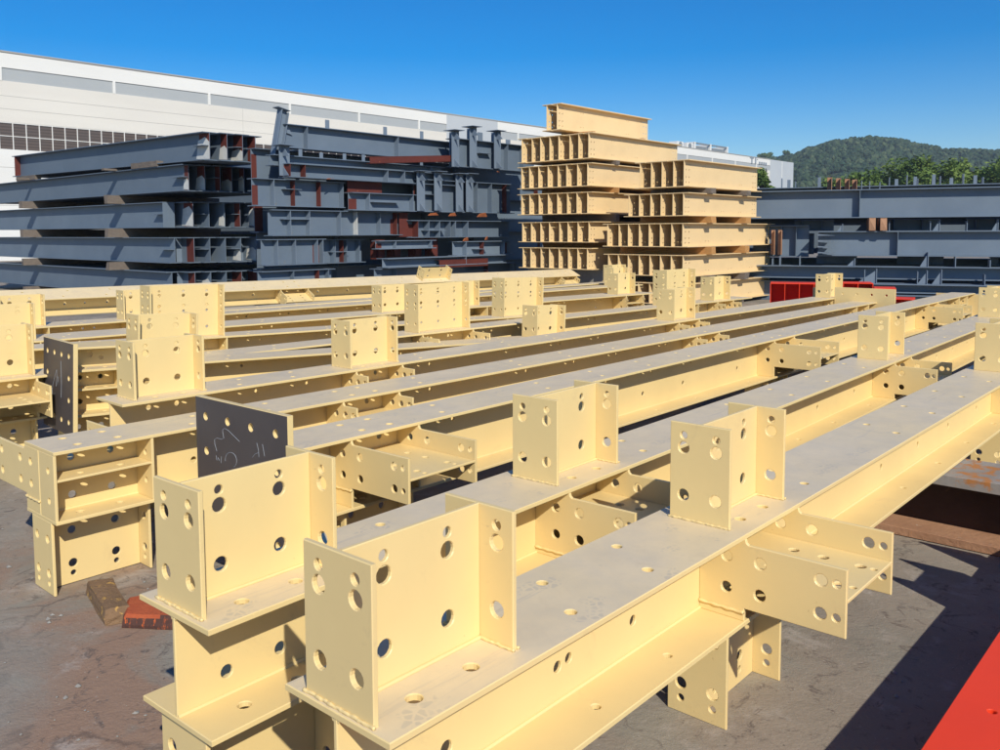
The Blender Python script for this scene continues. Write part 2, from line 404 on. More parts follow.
BF = yard_beam(P(-2.90, 5.87, -.93), .800, -.0415, -.055, 5.25, [J(-.05, .35, 0), J(.42, .45, .36), J(4.62, .45)], 'short sloping cream beam with a tall dark end plate at its left', h=.33, seg=10)
BG = yard_beam(P(-1.57, 7.76, -1), .789, 0, -3.25, 7.6, [J(-2.85, .46, .36, .45), J(1.13, .7, .48, .42, 0, 1, True), J(5.43, .7, .48, 0, 0, 1, True), J(6.62, .45, .34, .3)], 'cream beam carrying the two largest many-holed stubs of the middle rows', h=.31, seg=10, far=True)
BH = yard_beam(P(-3.77, 6.90, -.92), .806, -.0231, -1.2, 6.3, [J(.98, .7, .48, 0, 0, 1, True), J(5.34, .7, .48, 0, 0, 1, True)], 'cream beam with wide many-holed stubs, fifth row from the far side', h=.30, seg=10, far=True)
BI = yard_beam(P(-4.35, 8.08, -1), .827, -.0024, -1.0, 9.5, [J(-.40), J(4.04), J(5.24), J(8.68, ra=.3)], 'cream beam fourth row from the far side, with small paired stubs', h=.30, seg=8, far=True, HW=.29)
BJ = yard_beam(P(-4.99, 9.30, -1), .802, -.0021, -1.0, 10.8, [J(-.32), J(.97), J(10.05)], 'cream beam third row from the far side', h=.30, seg=8, far=True, HW=.24)
BK = yard_beam(P(-3.67, 11.16, -1), .783, 0, -.9, 8.95, [J(8.42)], 'cream beam second row from the far side, one stub at its right end', h=.30, seg=8, far=True)
BL = yard_beam(P(-6.79, 12.81, -.97), .859, -.0044, -.6, 11.45, [J(3.85, .55, 0, .42), J(6.95, .7, .24), J(10.85, .5, 0, .3)], 'farthest cream beam of the yard, lying in front of the dark stacks', h=.29, seg=8, far=True, roll=.42)

# end plates
DROP = .385
def end_plate(root, x, t, y0, y1, z0, z1, holes, mat, seg=14):
    m = MB(); m.px(x, t, y0, y1, z0, z1, holes, seg); o = m.build('end_plate', [mat, M_CREAM], root)
    for p in o.data.polygons: p.material_index = 0 if p.normal.x < -.9 else 1
    return o
def edge_holes(y0, y1, z0, z1, r, nh=4, nv=3):
    hs = []
    for i in range(nh):
        y = y0+.09+(y1-y0-.18)*i/(nh-1)
        hs += [(y, z1-.09, r), (y, z0+.09, r)]
    for k in range(1, nv-1+1):
        z = z0+.09+(z1-z0-.18)*k/nv
        hs += [(y0+.09, z, r), (y1-.09, z, r)]
    return hs
T = .70
ep = end_plate(BC, -.182, .03, -.365, .385, T-.47, T+.215, edge_holes(-.365, .385, T-.47, T+.215, .018), M_DARK)
ep['label'] = 'bare dark steel end plate with chalk marks'
def chalk(parent, x, strokes, r=.0012):
    m = MB()
    for s in strokes: m.tube([(x, y, z) for y, z in s], r, 5)
    return m.build('chalk_mark', M_CHALK, parent)
def arc(cy, cz, ry, rz, a0, a1, n=18): return [(cy+ry*math.cos(R(a0+(a1-a0)*i/n)), cz+rz*math.sin(R(a0+(a1-a0)*i/n))) for i in range(n+1)]
def pl(px_, py_): return (.385-.75*(px_-35)/850, T+.215-.685*(py_-55-(px_-35)*.215)/1345)   # from the plate's left and top edge, seen from the front
chalk(ep, -.1825, [[pl(*q) for q in ((240, 580), (222, 515), (221, 472), (245, 456), (290, 466), (312, 455), (303, 395), (306, 370), (325, 364), (352, 376), (400, 420), (462, 478))],
                   [pl(375+54*math.cos(R(a)), 655-72*math.sin(R(a))) for a in range(-60, 200, 10)],
                   [pl(618, 480), pl(632, 545), pl(634, 605)], [pl(668, 490), pl(676, 540), pl(684, 595)], [pl(575, 612), pl(600, 582), pl(632, 566)],
                   [pl(232, 622), pl(238, 668)], [pl(284, 628), pl(278, 690)], [pl(250, 640), pl(262, 668)]], .0009)
T = .33+DROP
ep2 = end_plate(BF, -.087, .03, -.31, .31, T-.435, T+.195, edge_holes(-.31, .31, T-.435, T+.195, .017), M_DARK, 10)
ep2['label'] = 'bare dark steel end plate, taller than the beam'
def pl2(u, v): return (.31-.62*u, T+.195-.63*v)
chalk(ep2, -.0875, [[pl2(*q) for q in ((.28, .62), (.34, .50), (.42, .38), (.46, .33), (.47, .42), (.44, .52), (.50, .46), (.52, .40))], [pl2(.60, .22), pl2(.62, .45), pl2(.61, .62)],
                    [pl2(.30, .55), pl2(.32, .63), pl2(.40, .60)]])
m = MB(); m.pz(T+.14, .016, -.056, .33, -HW, HW); m.py(-TW/2, TW, -.056, .33, T, T+.14, [(.12, T+.085, .02), (.2, T+.06, .014)]); m.build('haunch', M_CREAM, BF)
T = .697
e = end_plate(BD, 11.0, .02, -.42, .42, T-.32, T+.19, [(-.30, T+.10, .016), (-.1, T+.10, .016), (.1, T+.10, .016), (.30, T+.10, .016)], M_CREAM, 8)
T = .31+DROP
e = end_plate(BE, 10.9, .02, -.40, .40, T-.30, T+.10, [(-.25, T+.04, .016), (.0, T+.04, .016)], M_CREAM, 8)
T = .70
e = end_plate(BC, 13.05, .02, -.40, .40, T-.40, T-.02, [], M_CREAM, 8)

# ------------------------------------------------------------------ generic H-beam with parts
def hbeam(root, L, h, w, mat, tf=.02, tw=.012, holes=(), stiff=(), stiff_mat=None, seg=8, bands=()):
    """local x along the beam from 0 to L, z from 0 to h"""
    m = MB(); m.py(-tw/2, tw, 0, L, tf, h-tf, list(holes), seg); web = m.build('web', mat, root)
    m = MB(); m.pz(h-tf, tf, 0, L, -w/2, w/2); m.build('top_flange', mat, root)
    m = MB(); m.pz(0, tf, 0, L, -w/2, w/2); m.build('bottom_flange', mat, root)
    for i, x in enumerate(stiff):
        for s in (-1, 1):
            m = MB(); a, b = sorted((s*tw/2, s*(w/2-.004))); m.px(x, .012, a, b, tf, h-tf)
            m.build('stiffener', stiff_mat[i] if stiff_mat else mat, root)
    return web

# ------------------------------------------------------------------ the cream stack
def ordn(i): return ['first', 'second', 'third', 'fourth', 'fifth', 'sixth', 'seventh', 'eighth', 'ninth', 'tenth', 'eleventh', 'twelfth', 'thirteenth', 'fourteenth', 'fifteenth'][i]
GS = 'cream beams stacked in layers at the back'
def stack_holes(L, h):
    hs = []
    for x in (.10, .22, L-.22, L-.10):
        for z in (.09, .19, h-.19, h-.09): hs.append((x, z, .017))
    for k in range(1, 4):
        for z in (.12, h-.12): hs += [(L*k/4-.05, z, .012), (L*k/4+.05, z, .012)]
    return hs
def stack_proto(L, h):
    r = thing('stacked_beam', 'x', 'steel beam', (0, 0, 0), TH, 0, GS)
    hbeam(r, L, h, .262, M_PEACH, .018, .012, stack_holes(L, h), (), seg=7)
    return r
proto_l = stack_proto(4.05, .53); proto_r = stack_proto(3.42, .52); used = [False, False]
def stacked(which, u, n, z, h, label, sx=1):
    pr = (proto_l, proto_r)[which]; h0 = (.53, .52)[which]
    loc = yard(u, n, z+G0)
    if not used[which]:
        used[which] = True; pr.location = loc; pr['label'] = label; pr.scale = (sx, 1, h/h0); return pr
    return dup(pr, loc, TH, label, (sx, 1, h/h0))
LT = ['top full', 'second', 'third', 'fourth', 'fifth']
lrows = [(1.70, 2.30), (1.06, 1.60), (.42, .93), (-.25, .24), (-.89, -.38)]
for k, (a, b) in enumerate(lrows):
    nn = 8
    for i in range(nn):
        n = -13.91+.2857*i + (.03 if k > 2 else 0) + rng.uniform(-.01, .01)
        stacked(0, 16.6+rng.uniform(-.03, .03)+(.05 if k == 0 else 0), n, a, b-a, f'cream beam {ordn(i)} from the left, {LT[k]} layer of the taller left stack')
for i in range(2):
    stacked(0, 16.62, -13.12+.31*i, 2.42, .63, ['left', 'right'][i]+' one of the two cream beams topping the tallest stack')
rrows = [(.95, 1.53, 5), (.33, .83, 6), (-.34, .18, 8), (-.98, -.51, 8), (-1.60, -1.13, 8)]
for k, (a, b, nn) in enumerate(rrows):
    for i in range(nn):
        j = nn-1-i
        n = -9.38-.277*j+rng.uniform(-.01, .01)
        stacked(1, 16.6+rng.uniform(-.03, .03), n, a, b-a, f'cream beam {ordn(i)} from the left, {LT[k] if k else "top"} layer of the lower right stack', 1.28 if k > 1 else 1.04)

# timbers between layers
GT = 'timber bearers between stacked beams'
def timber(name, P0, rz, L, w, h, mat, label):
    r = MB(); n = 7
    for i in range(n+1):
        x = -L/2+L*i/n
        for (yy, zz_) in ((-w/2, 0), (w/2, 0), (w/2, h), (-w/2, h)):
            r.v.append(Vector((x+(rng.uniform(-.02, .02) if i in (0, n) else 0), yy+rng.uniform(-.006, .006), zz_+(rng.uniform(-.006, .004) if zz_ else 0))))
    for i in range(n):
        for k in range(4):
            j = (k+1) % 4; o = i*4
            r.face([o+k, o+4+k, o+4+j, o+j])
    r.face([0, 1, 2, 3]); o = n*4; r.face([o+3, o+2, o+1, o])
    ob = r.build(name, mat); ob.location = P0; ob.rotation_euler = (0, 0, rz)
    return tag(ob, label, 'timber', GT)
def un_rz(dn): return TH+math.pi/2 if dn else TH        # along n, or along u
TP = 'timber_bearer'
gap = [(lrows[i+1][1], lrows[i][0]) for i in range(4)]
for k, (a, b) in enumerate(gap):
    for q, u in enumerate((17.6, 19.7)):
        timber(TP, yard(u, -12.85, a+G0+.002), un_rz(1), 2.25, .14, b-a-.004, M_WOODO if k % 2 else M_WOOD, f'{"front" if q == 0 else "rear"} timber under the {LT[k]} layer of the taller left stack')
for q, u in enumerate((17.4, 19.6)): timber(TP, yard(u, -12.75, 2.302+G0), un_rz(1), .95, .14, .115, M_WOODO, f'{"front" if q == 0 else "rear"} timber under the two topmost cream beams')
gapr = [(rrows[i+1][1], rrows[i][0]) for i in range(4)]
for k, (a, b) in enumerate(gapr):
    for q, u in enumerate((17.5, 19.2)):
        nn = rrows[k][2]; w = .27*nn+.2
        timber(TP, yard(u, -9.34-w/2+.20, a+G0+.002), un_rz(1), w, .22, b-a-.004, M_WOODO if k in (1, 2) else M_WOOD, f'{"front" if q == 0 else "rear"} timber under the {LT[k] if k else "top"} layer of the lower right stack')
for q, u in enumerate((17.5, 19.3)):
    timber(TP, yard(u, -10.35, .002), un_rz(1), 2.1, .2, .095, M_WOOD, f'{"front" if q == 0 else "rear"} timber on the ground under the lower right stack')
for q, u in enumerate((17.2, 19.6)):
    o = timber('concrete_sleeper', yard(u, -12.9, .002), un_rz(1), 2.3, .35, .80, M_CONC, f'{"front" if q == 0 else "rear"} concrete block under the taller left stack'); o['category'] = 'concrete block'; del o['group']

# ------------------------------------------------------------------ dark stacks
GD = 'slate grey beams in the left dark stack'
THn = math.atan2(SN, -CS)                       # local x runs to the left, away from us (-n)
dark_rows = [(1.55, 2.15, 4, -16.95, .36, 9.95), (.93, 1.52, 7, -17.9, .34, 9.95), (.13, .72, 6, -18.9, .33, 10.0), (-.68, -.09, 7, -18.7, .33, 10.0), (-1.48, -.88, 7, -18.9, .33, 10.0)]
DL = ['top', 'second', 'third', 'fourth', 'lowest']
for k, (a, b, nn, n0, step, u0) in enumerate(dark_rows):
    h = b-a
    for i in range(nn):
        nst = n0 + (i*.05 if k else 0) + rng.uniform(-.18, .18)*(1 if i else .2)
        if k in (2, 3, 4) and i > 0: nst = max(nst, -18.55+.12*i)
        L = 10.6 if k == 0 else 11.5
        r = thing('dark_beam', f'slate grey beam {ordn(i)} from the front, {DL[k]} layer of the left dark stack', 'steel beam', yard(u0+step*i, nst, a+G0), THn, 0, GD)
        if k == 0: r.rotation_euler = (0, -.011, THn)
        st, mats = [], []
        if k == 0 and i == 0: st, mats = [10.4], [M_OXIDE]
        if k == 2 and i == 0: st, mats = [.0], [M_SLATE]
        if k in (3, 4) and i in (1, 5): st, mats = [.55], [M_SLATE2]
        hbeam(r, L, h, step-.035, M_SLATE, .02, .014, (), st, mats)
        # primed strip left bare at the sawn end, or a torn sticker over it
        if i or k in (0, 1):
            red = rng.random() < (.95 if k < 2 else .6)
            w_ = rng.uniform(.16, .42)
            if red:
                m = MB(); m.py(.0072, .002, .003, w_, .025, h-.025); m.build('primed_end', M_OXIDE, r)
            if rng.random() < .65:
                m = MB(); hh = rng.uniform(.4, .75)*h
                m.plate([(.004, .03), (w_*1.3, .05), (w_*1.1, hh), (w_*.4, hh*1.15), (.004, hh*.9)], .002, (0, .0125, 0), (1, 0, 0), (0, 0, 1), (0, -1, 0)); m.build('torn_sticker', M_STICK, r)
        if i % 2 == 0:
            m = MB(); m.pz(h*.52, .012, .02, .5, .007, step/2-.03); m.build('rib', M_SLATE2, r)
for k in range(5):                              # the row standing behind
    z0 = -1.62+.80*k
    r = thing('dark_beam', f'shaded slate beam behind the left dark stack, {ordn(4-k)} from the top', 'steel beam', yard(13.1+.04*k, -17.9-.1*k, z0+G0), THn, 0, GD)
    hbeam(r, 9.2 if k else 10.5, .81 if k < 4 else .5, .34, M_SLATE)
for k in range(5):
    zt = dark_rows[k][0]; zb = dark_rows[k+1][1] if k < 4 else -G0
    for q, n in enumerate((-21.0, -26.3)):
        if k == 0: n += -.1
        o = timber(TP, yard(11.0, n, zb+G0+.002), un_rz(0), 3.0, .16, zt-zb-.006 if k else .05, M_WOOD, f'{"right" if q == 0 else "left"} grey timber under the {DL[k]} layer of the left dark stack')
        if k == 0: o.scale = (1, 1, 1)
for q, (n, L) in enumerate(((-19.6, 1.25), (-26.6, 1.35))):
    timber('loose_timber', yard(9.86, n, 1.522+G0), THn, L, .16, .13, M_WOOD, ('right' if q == 0 else 'left')+' loose grey timber lying along the second layer of the left dark stack')

# middle pile: beams lying along u with their webs to us
GM = 'slate grey beams in the middle dark pile'
KP = .918; prng = random.Random(21)
def pile_beam(u0, u1, z0, z1, n, label, w=.34, mat=M_SLATE, stiff=(), stiff_mat=None, tilt=0, posts=(), tabs=(), mat_posts=None, group=GM):
    u0, u1, z0, z1, n, w = u0*KP, u1*KP, z0*KP, z1*KP, n*KP, w*.95
    stiff = [q*KP for q in stiff]; posts = [(a*KP, b*KP, c*KP, d) for a, b, c, d in posts]; tabs = [(a*KP, b*KP, c*KP) for a, b, c in tabs]
    r = thing('dark_beam', label, 'steel beam', yard(u0, n, z0+G0), TH, -tilt, group)
    h = z1-z0
    hbeam(r, u1-u0, h, w, mat, .018, .013, (), [s-u0 for s in stiff], stiff_mat)
    for (u, zb, zt, dn) in posts:                # column stub on the side: H section standing across the beam's web
        x = u-u0; m = MB(); y = -w/2-.05
        m.py(y-.02, .016, x-.13, x+.13, zb-z0, zt-z0); s = m.build('column_stub', mat_posts or M_SLATE2, r)
        m = MB(); m.px(x+.10, .014, y-.004, y+.30, zb-z0, zt-z0); m.build('stub_flange', M_SLATE2, s)
        m = MB(); m.plate([(0, 0), (.22, 0), (.03, .2), (0, .2)], .012, (x-.05, y-.022, zt-z0-.22), (0, -1, 0), (0, 0, 1), (1, 0, 0)); m.build('gusset', M_SLATE2, s)
        m = MB(); m.plate([(0, 0), (.20, 0), (0, .2)], .012, (x-.05, y-.022, zb-z0), (0, -1, 0), (0, 0, 1), (1, 0, 0)); m.build('gusset', M_SLATE2, s)
        m = MB(); m.pz(zt-z0, .014, x-.2, x+.15, y-.2, y+.2); m.build('cap_plate', M_SLATE2, s)
    for _ in range(prng.choice((1, 2, 3))):
        q = prng.uniform(.1, u1-u0-.1)
        for sd in (-1,):
            m = MB(); m.px(q, .012, -w/2+.004, -.007, .018, h-.018); m.build('stiffener', M_OXIDE if prng.random() < .3 else M_SLATE2, r)
    if h > .3 and prng.random() < .75:
        q = prng.uniform(.1, max(.2, u1-u0-.9)); m = MB(); m.pz(h*prng.uniform(.35, .7), .012, q, q+prng.uniform(.4, .8), -w/2+.01, -.007); m.build('rib', M_SLATE2, r)
    if prng.random() < .6:
        m = MB(); q = prng.choice((.003, u1-u0-.26)); m.py(-.0092, .002, q, q+prng.uniform(.12, .25), .03, h*prng.uniform(.6, .93)); m.build('primed_end', M_OXIDE, r)
    for (u, hh, ww) in tabs:
        m = MB(); m.py(-.01, .016, u-u0, u-u0+ww, h, h+hh); m.build('cleat', M_SLATE2, r)
    return r
N0 = -17.0
pile_beam(11.95, 20.2, 1.97, 2.52, -17.25, 'long slate beam on top of the middle dark pile, leaning left end', stiff=(12.55,), tabs=((13.2, .22, .12), (15.05, .22, .12), (16.35, .22, .12)), tilt=-.004)
pile_beam(17.0, 20.6, 1.78, 2.55, -16.75, 'slate beam with three upright stubs at the right top of the middle pile', stiff=(19.2, 19.9), posts=((16.95, 1.76, 2.72, 1), (17.65, 1.78, 2.88, 1), (18.66, 1.80, 2.85, 1)), tabs=((19.3, .14, .2), (18.1, .25, .2)))
pile_beam(11.5, 17.0, 1.53, 1.78, -17.1, 'thin slate beam with short upright cleats in the middle pile', posts=((11.75, 1.3, 1.98, 0),), tabs=((12.3, .2, .1), (12.9, .14, .1), (13.6, .16, .1), (14.2, .18, .1), (16.2, .14, .1)), w=.3)
pile_beam(11.7, 17.2, 1.26, 1.58, -16.85, 'slate beam with red oxide end plates in the middle pile', stiff=(11.74, 12.15), stiff_mat=(M_OXIDE, M_OXIDE), w=.4)
pile_beam(10.95, 13.44, .60, 1.22, -17.0, 'deep slate beam at the left of the middle pile, upper one', stiff=(12.7, 13.38), stiff_mat=(M_OXIDE, M_SLATE2))
pile_beam(13.5, 15.85, .54, .98, -16.8, 'slate beam under a red oxide box in the middle pile')
pile_beam(13.4, 19.9, 1.0, 1.42, -17.5, 'slate beam with square holes behind the red box in the middle pile')
pile_beam(15.7, 19.6, .54, 1.40, -16.85, 'slate beam with four upright stubs in the centre of the middle pile', stiff=(18.0, 18.6), posts=((15.75, .56, 1.58, 1), (16.38, .58, 1.60, 1), (17.2, .56, 1.58, 1), (17.6, .56, 1.6, 1)))
pile_beam(11.35, 15.3, -.07, .53, -17.0, 'deep slate beam at the left of the middle pile, middle one', stiff=(11.85, 13.8, 14.55, 15.1), stiff_mat=(M_SLATE2, M_STICK, M_SLATE2, M_OXIDE))
pile_beam(15.45, 19.6, -.14, .32, -16.9, 'slate beam closely ribbed at its left end, right of the pile', stiff=(15.7, 16.1, 16.5, 16.9, 17.6), w=.45)
pile_beam(11.15, 12.85, -.74, -.14, -17.0, 'short deep slate beam at the left foot of the middle pile', stiff=(12.75,), stiff_mat=(M_SLATE2,))
pile_beam(13.1, 14.3, -.75, -.16, -17.3, 'short slate beam set back in shade at the foot of the middle pile', stiff=(13.3, 13.7, 14.1))
pile_beam(14.3, 16.3, -.42, -.20, -16.75, 'slim slate beam in front of red oxide posts in the middle pile', w=.28, mat=M_SLATE2)
pile_beam(17.1, 19.5, -.65, -.25, -16.8, 'slate beam with a pale web at the right foot of the pile', mat=M_SLATE2)
pile_beam(14.3, 19.0, -.88, -.64, -16.5, 'pale slate beam lying low and catching light before the pile', w=.42, mat=M_SLATE2)
pile_beam(11.05, 13.1, -1.4, -.86, -17.0, 'slate beam at ground level, left foot of the middle pile', stiff=(11.9, 12.9))
pile_beam(14.2, 19.7, -1.45, -.90, -16.7, 'slate beam at ground level, right foot of the middle pile', stiff=(14.8,))
for k, (z0, z1) in enumerate(((.98, 1.97), (.01, 1.0), (-.87, .03), (-1.68, -.85))):     # rows behind
    pile_beam(11.5+.1*k, 22.6, z0, z1, -17.85-.08*k, f'slate beam at the back of the middle pile, {DL[k]} of four', stiff=(14, 17))
for i, (u, z0, z1) in enumerate(((14.6, -.68, -.22), (15.15, -.66, -.24), (15.9, -.66, -.12), (16.5, -.66, -.12))):
    o = MB(); o.box(-.13, .13, -.1, .1, 0, z1-z0); o.py(-.16, .012, -.12, .0, .05, .25); ob = o.build('oxide_block', M_OXIDE); ob.location = yard(u*KP, -17.02*KP, z0*KP+G0); ob.rotation_euler = (0, 0, TH)
    tag(ob, f'red oxide stub block {ordn(i)} from the left at the foot of the middle pile', 'steel block', 'red oxide blocks in the middle pile')
def oxide(name, u0, u1, z0, z1, n, label, tilt=0, ry=0, w=.3):
    u0, u1, z0, z1, n = u0*KP, u1*KP, z0*KP, z1*KP, n*KP
    r = thing(name, label, 'steel channel', yard(u0, n, z0+G0), TH+ry, -tilt)
    L = u1-u0; h = z1-z0
    m = MB(); m.py(-.006, .012, 0, L, 0, h); m.build('web', M_OXIDE, r)
    m = MB(); m.pz(h, .012, 0, L, -.01, w); m.build('top_flange', M_OXIDE, r)
    m = MB(); m.pz(-.012, .012, 0, L, -.01, w); m.build('bottom_flange', M_OXIDE, r)
oxide('oxide_channel', 13.55, 14.65, 1.0, 1.27, -16.88, 'red oxide channel lying on a slate beam in the middle pile')
oxide('oxide_channel', 14.0, 16.9, 1.70, 1.84, -16.55, 'long thin red oxide channel slanting up across the middle pile', .075, .02, .12)
oxide('oxide_channel', 15.2, 15.5, -.10, .50, -16.85, 'short upright red oxide channel in the middle pile')
oxide('oxide_channel', 16.1, 18.0, -.92, -.74, -16.3, 'low red oxide channel behind the farthest cream beam')
for i, (u, z, n, w_, h_) in enumerate(((16.0, .45, -16.62, .35, .07), (16.75, .44, -16.6, .3, .09), (17.9, .43, -16.62, .5, .12), (17.3, -.24, -16.6, .3, .1), (12.7, 1.26, -16.6, .4, .03), (18.2, -.22, -16.6, .25, .1), (18.5, 1.70, -16.4, .45, .04))):
    m = MB(); m.plate([(0, 0), (w_, .01), (w_*.75, h_), (w_*.2, h_*.7)], .02, (0, 0, 0), (1, 0, 0), (0, 0, 1), (0, -1, 0)); ob = m.build('rusty_offcut', M_RUSTB); ob.location = yard(u*KP, n*KP, z*KP+G0); ob.rotation_euler = (.25, 0, TH+.1*i)
    tag(ob, f'rusty plate offcut {ordn(i)} of seven lying on ledges of the middle dark pile', 'steel offcut', 'rusty offcuts in the middle pile')
# leaning end post of the top beam
m = MB(); m.py(0, .016, -.10, .10, 0, 1.25); m.px(-.10, .014, -.10, .10, 0, 1.25); m.px(.09, .014, -.10, .10, 0, 1.2); m.pz(1.24, .014, -.22, .12, -.12, .12)
m.plate([(0, 0), (.25, 0), (0, .25)], .012, (.10, .0, .75), (1, 0, 0), (0, 0, 1), (0, 1, 0))
ob = m.build('column_piece', M_SLATE2); ob.location = yard(11.72*KP, -17.2*KP, 1.62*KP+G0); ob.scale = (KP, KP, KP); ob.rotation_euler = (0, .21, TH)
tag(ob, 'leaning slate column piece at the left top of the middle dark pile', 'column piece')

# ------------------------------------------------------------------ right dark rack: beams lying across
GR = 'slate grey beams in the right dark pile'
RO = Vector((9.8, 17.0, 0)); rt = Vector((-.931, .365, 0)).normalized(); THr = math.atan2(rt.y, rt.x)
rn = Vector((rt.y, -rt.x, 0))                     # points away from the camera side... kept for offsets
KR = 1.16
def rack(s, off, z): p = (RO + rt*s + Vector((.365, .931, 0)).normalized()*off)*KR; return Vector((p.x, p.y, z*KR+G0))
def rack_beam(s0, s1, off, z0, z1, label, w=.36, stiff=(), tabs=(), mat=M_SLATE, tabmat=M_SLATE2, twist=0):
    r = thing('dark_beam', label, 'steel beam', rack(s0, off, z0), THr+twist, 0, GR)
    r.scale = (KR, KR, KR)
    h = z1-z0
    hbeam(r, s1-s0, h, w, mat, .02, .013, (), [q-s0 for q in stiff])
    for (q, hh, ww, kind) in tabs:
        x = q-s0; m = MB()
        if kind == 0: m.px(x, .016, -w*.3, w*.3, h, h+hh); m.build('cleat', tabmat, r)
        elif kind == 1:
            m.py(w*.2, .016, x-ww/2, x+ww/2, h, h+hh); m.build('cleat', tabmat, r)
        else:
            m.plate([(0, 0), (ww, 0), (0, hh)], .016, (x, w*.25, h), (1, 0, 0), (0, 0, 1), (0, -1, 0)); m.px(x-.016, .016, -w*.3, w*.3, h, h+hh*1.1); m.build('gusset', tabmat, r)
    return r
rack_beam(-6, 4.75, 0, .26, .84, 'deep slate beam on top of the right dark pile', stiff=(2.57,), tabs=((2.54, .18, .1, 0), (2.39, .16, .1, 0), (2.2, .14, .1, 0)))
rack_beam(-6, 4.9, 1.6, .42, .98, 'slate beam behind the top one of the right pile, with many upright cleats', tabs=[(q, .14+.04*((k*7) % 3), .07, k % 2) for k, q in enumerate((.14, .30, .51, .75, .95, 1.09, 1.39, 1.45, 1.6, 1.82, 1.95, 3.4, 3.9, 4.05, 4.2, -.3, -.7, -1.2))])
rack_beam(-6, 3.36, .05, -.52, -.01, 'slate beam of the middle layer in the right pile, finned end', stiff=(1.84,), tabs=((2.9, .14, .1, 2), (2.0, .2, .1, 0), (1.1, .2, .12, 2), (1.25, .2, .1, 0), (.6, .2, .1, 0), (.08, .2, .1, 2), (-.6, .2, .1, 0)))
fin = bpy.data.objects['dark_beam'] if False else None
rack_beam(3.55, 4.7, .3, -.55, .12, 'short slate beam left of the finned end in the right pile', stiff=(3.8, 4.1, 4.4))
rack_beam(-6, 4.75, -.25, -.98, -.72, 'slim slate beam with gussets, third layer of the right pile', w=.5, stiff=(), tabs=((4.1, .16, .1, 0), (4.25, .14, .1, 0), (3.7, .2, .1, 0), (2.65, .14, .14, 2), (1.3, .26, .14, 2), (.8, .2, .1, 0), (.2, .14, .1, 0), (-.5, .2, .1, 0)), twist=-.02)
rack_beam(-6, 3.0, -.75, -1.22, -1.04, 'slim slate beam with paired gussets low in the right pile', w=.5, tabs=((2.25, .26, .35, 2), (2.45, .26, .1, 0), (1.35, .24, .16, 2), (1.1, .26, .16, 2), (1.5, .24, .1, 0), (.35, .2, .1, 0), (-.2, .2, .1, 0)), twist=-.02)
rack_beam(-6, 4.9, .1, -1.46, -1.05, 'deep slate beam at ground level of the right dark pile')
rack_beam(-6, 3.2, -.8, -1.46, -1.25, 'slate beam at ground level in front of the right dark pile')
rack_beam(-6, 4.9, 1.5, -.5, .30, 'shaded slate beam behind the top layers of the right pile')
rack_beam(-6, 4.9, 1.4, -1.45, -.6, 'shaded deep slate beam behind the low layers of the right pile')
rr_ = random.Random(11)
for k in range(16):                               # short pieces stuffed between the layers
    s0 = 4.3-.42*k+rr_.uniform(-.1, .1); z0, zt = [(-.50, -.05), (0.0, .24), (-.70, -.54), (-1.02, -.76)][k % 4]
    L = rr_.uniform(.5, 1.1)
    r = thing('short_piece', f'short slate offcut {ordn(min(k, 14))} from the left stuffed between the layers of the right pile' if k < 15 else 'short slate offcut at the far right between the layers of the right pile', 'steel offcut', rack(s0-L, .55+.3*(k % 2), z0), THr+rr_.uniform(-.06, .06), 0, 'offcuts in the right pile'); r.scale = (KR, KR, KR)
    hbeam(r, L, zt-z0, .26, M_SLATE2 if k % 3 else M_SLATE, .014, .01, (), (L*.3, L*.8))
for k in range(4):
    r = thing('end_fin', f'slate end fin {ordn(k)} from the top on the middle layer of the right pile', 'steel fin', rack(3.36, -.12, -.10-.12*k), THr, 0, 'end fins on the right pile'); r.scale = (KR, KR, KR)
    m = MB(); m.plate([(0, 0), (.0, .03), (-.32, .004), (-.32, 0)], .3, (0, 0, 0), (1, 0, 0), (0, 0, 1), (0, 1, 0)); m.build('fin_plate', M_SLATE2, r)
for k, (s, zt, off) in enumerate(((3.13, 1.17, 1.2), (2.95, 1.15, 1.2), (2.77, 1.13, 1.2), (2.62, 1.11, 1.2))):
    m = MB(); m.py(0, .014, 0, .1, 0, .52); m.px(0, .012, -.12, .12, 0, .52); ob = m.build('rusty_cleat', M_RUST); ob.scale = (KR, KR, KR); ob.location = rack(s, off, zt-.52); ob.rotation_euler = (0, 0, THr)
    tag(ob, f'rusty upright angle {ordn(k)} from the left behind the right pile top', 'steel angle', 'rusty angles on the right pile')
for k, (s, z0, z1) in enumerate(((4.22, -.5, .02), (4.08, -.5, .02))):
    m = MB(); m.py(0, .014, 0, .08, 0, z1-z0); m.px(0, .012, -.1, .1, 0, z1-z0); ob = m.build('rusty_angle', M_RUST); ob.scale = (KR, KR, KR); ob.location = rack(s, -.05, z0); ob.rotation_euler = (0, 0, THr)
    tag(ob, ('left' if k == 0 else 'right')+' rusty angle standing at the left end of the right pile', 'steel angle', 'rusty angles at the left of the right pile')
for k, (s, mt) in enumerate(((2.33, M_RUST), (2.12, M_RUST), (-.5, M_WOOD))):
    o = timber(TP, rack(s, .75, .0), THr+math.pi/2, 2.2, .14, .295, mt, f'spacer block {ordn(k)} under the top beam of the right dark pile')

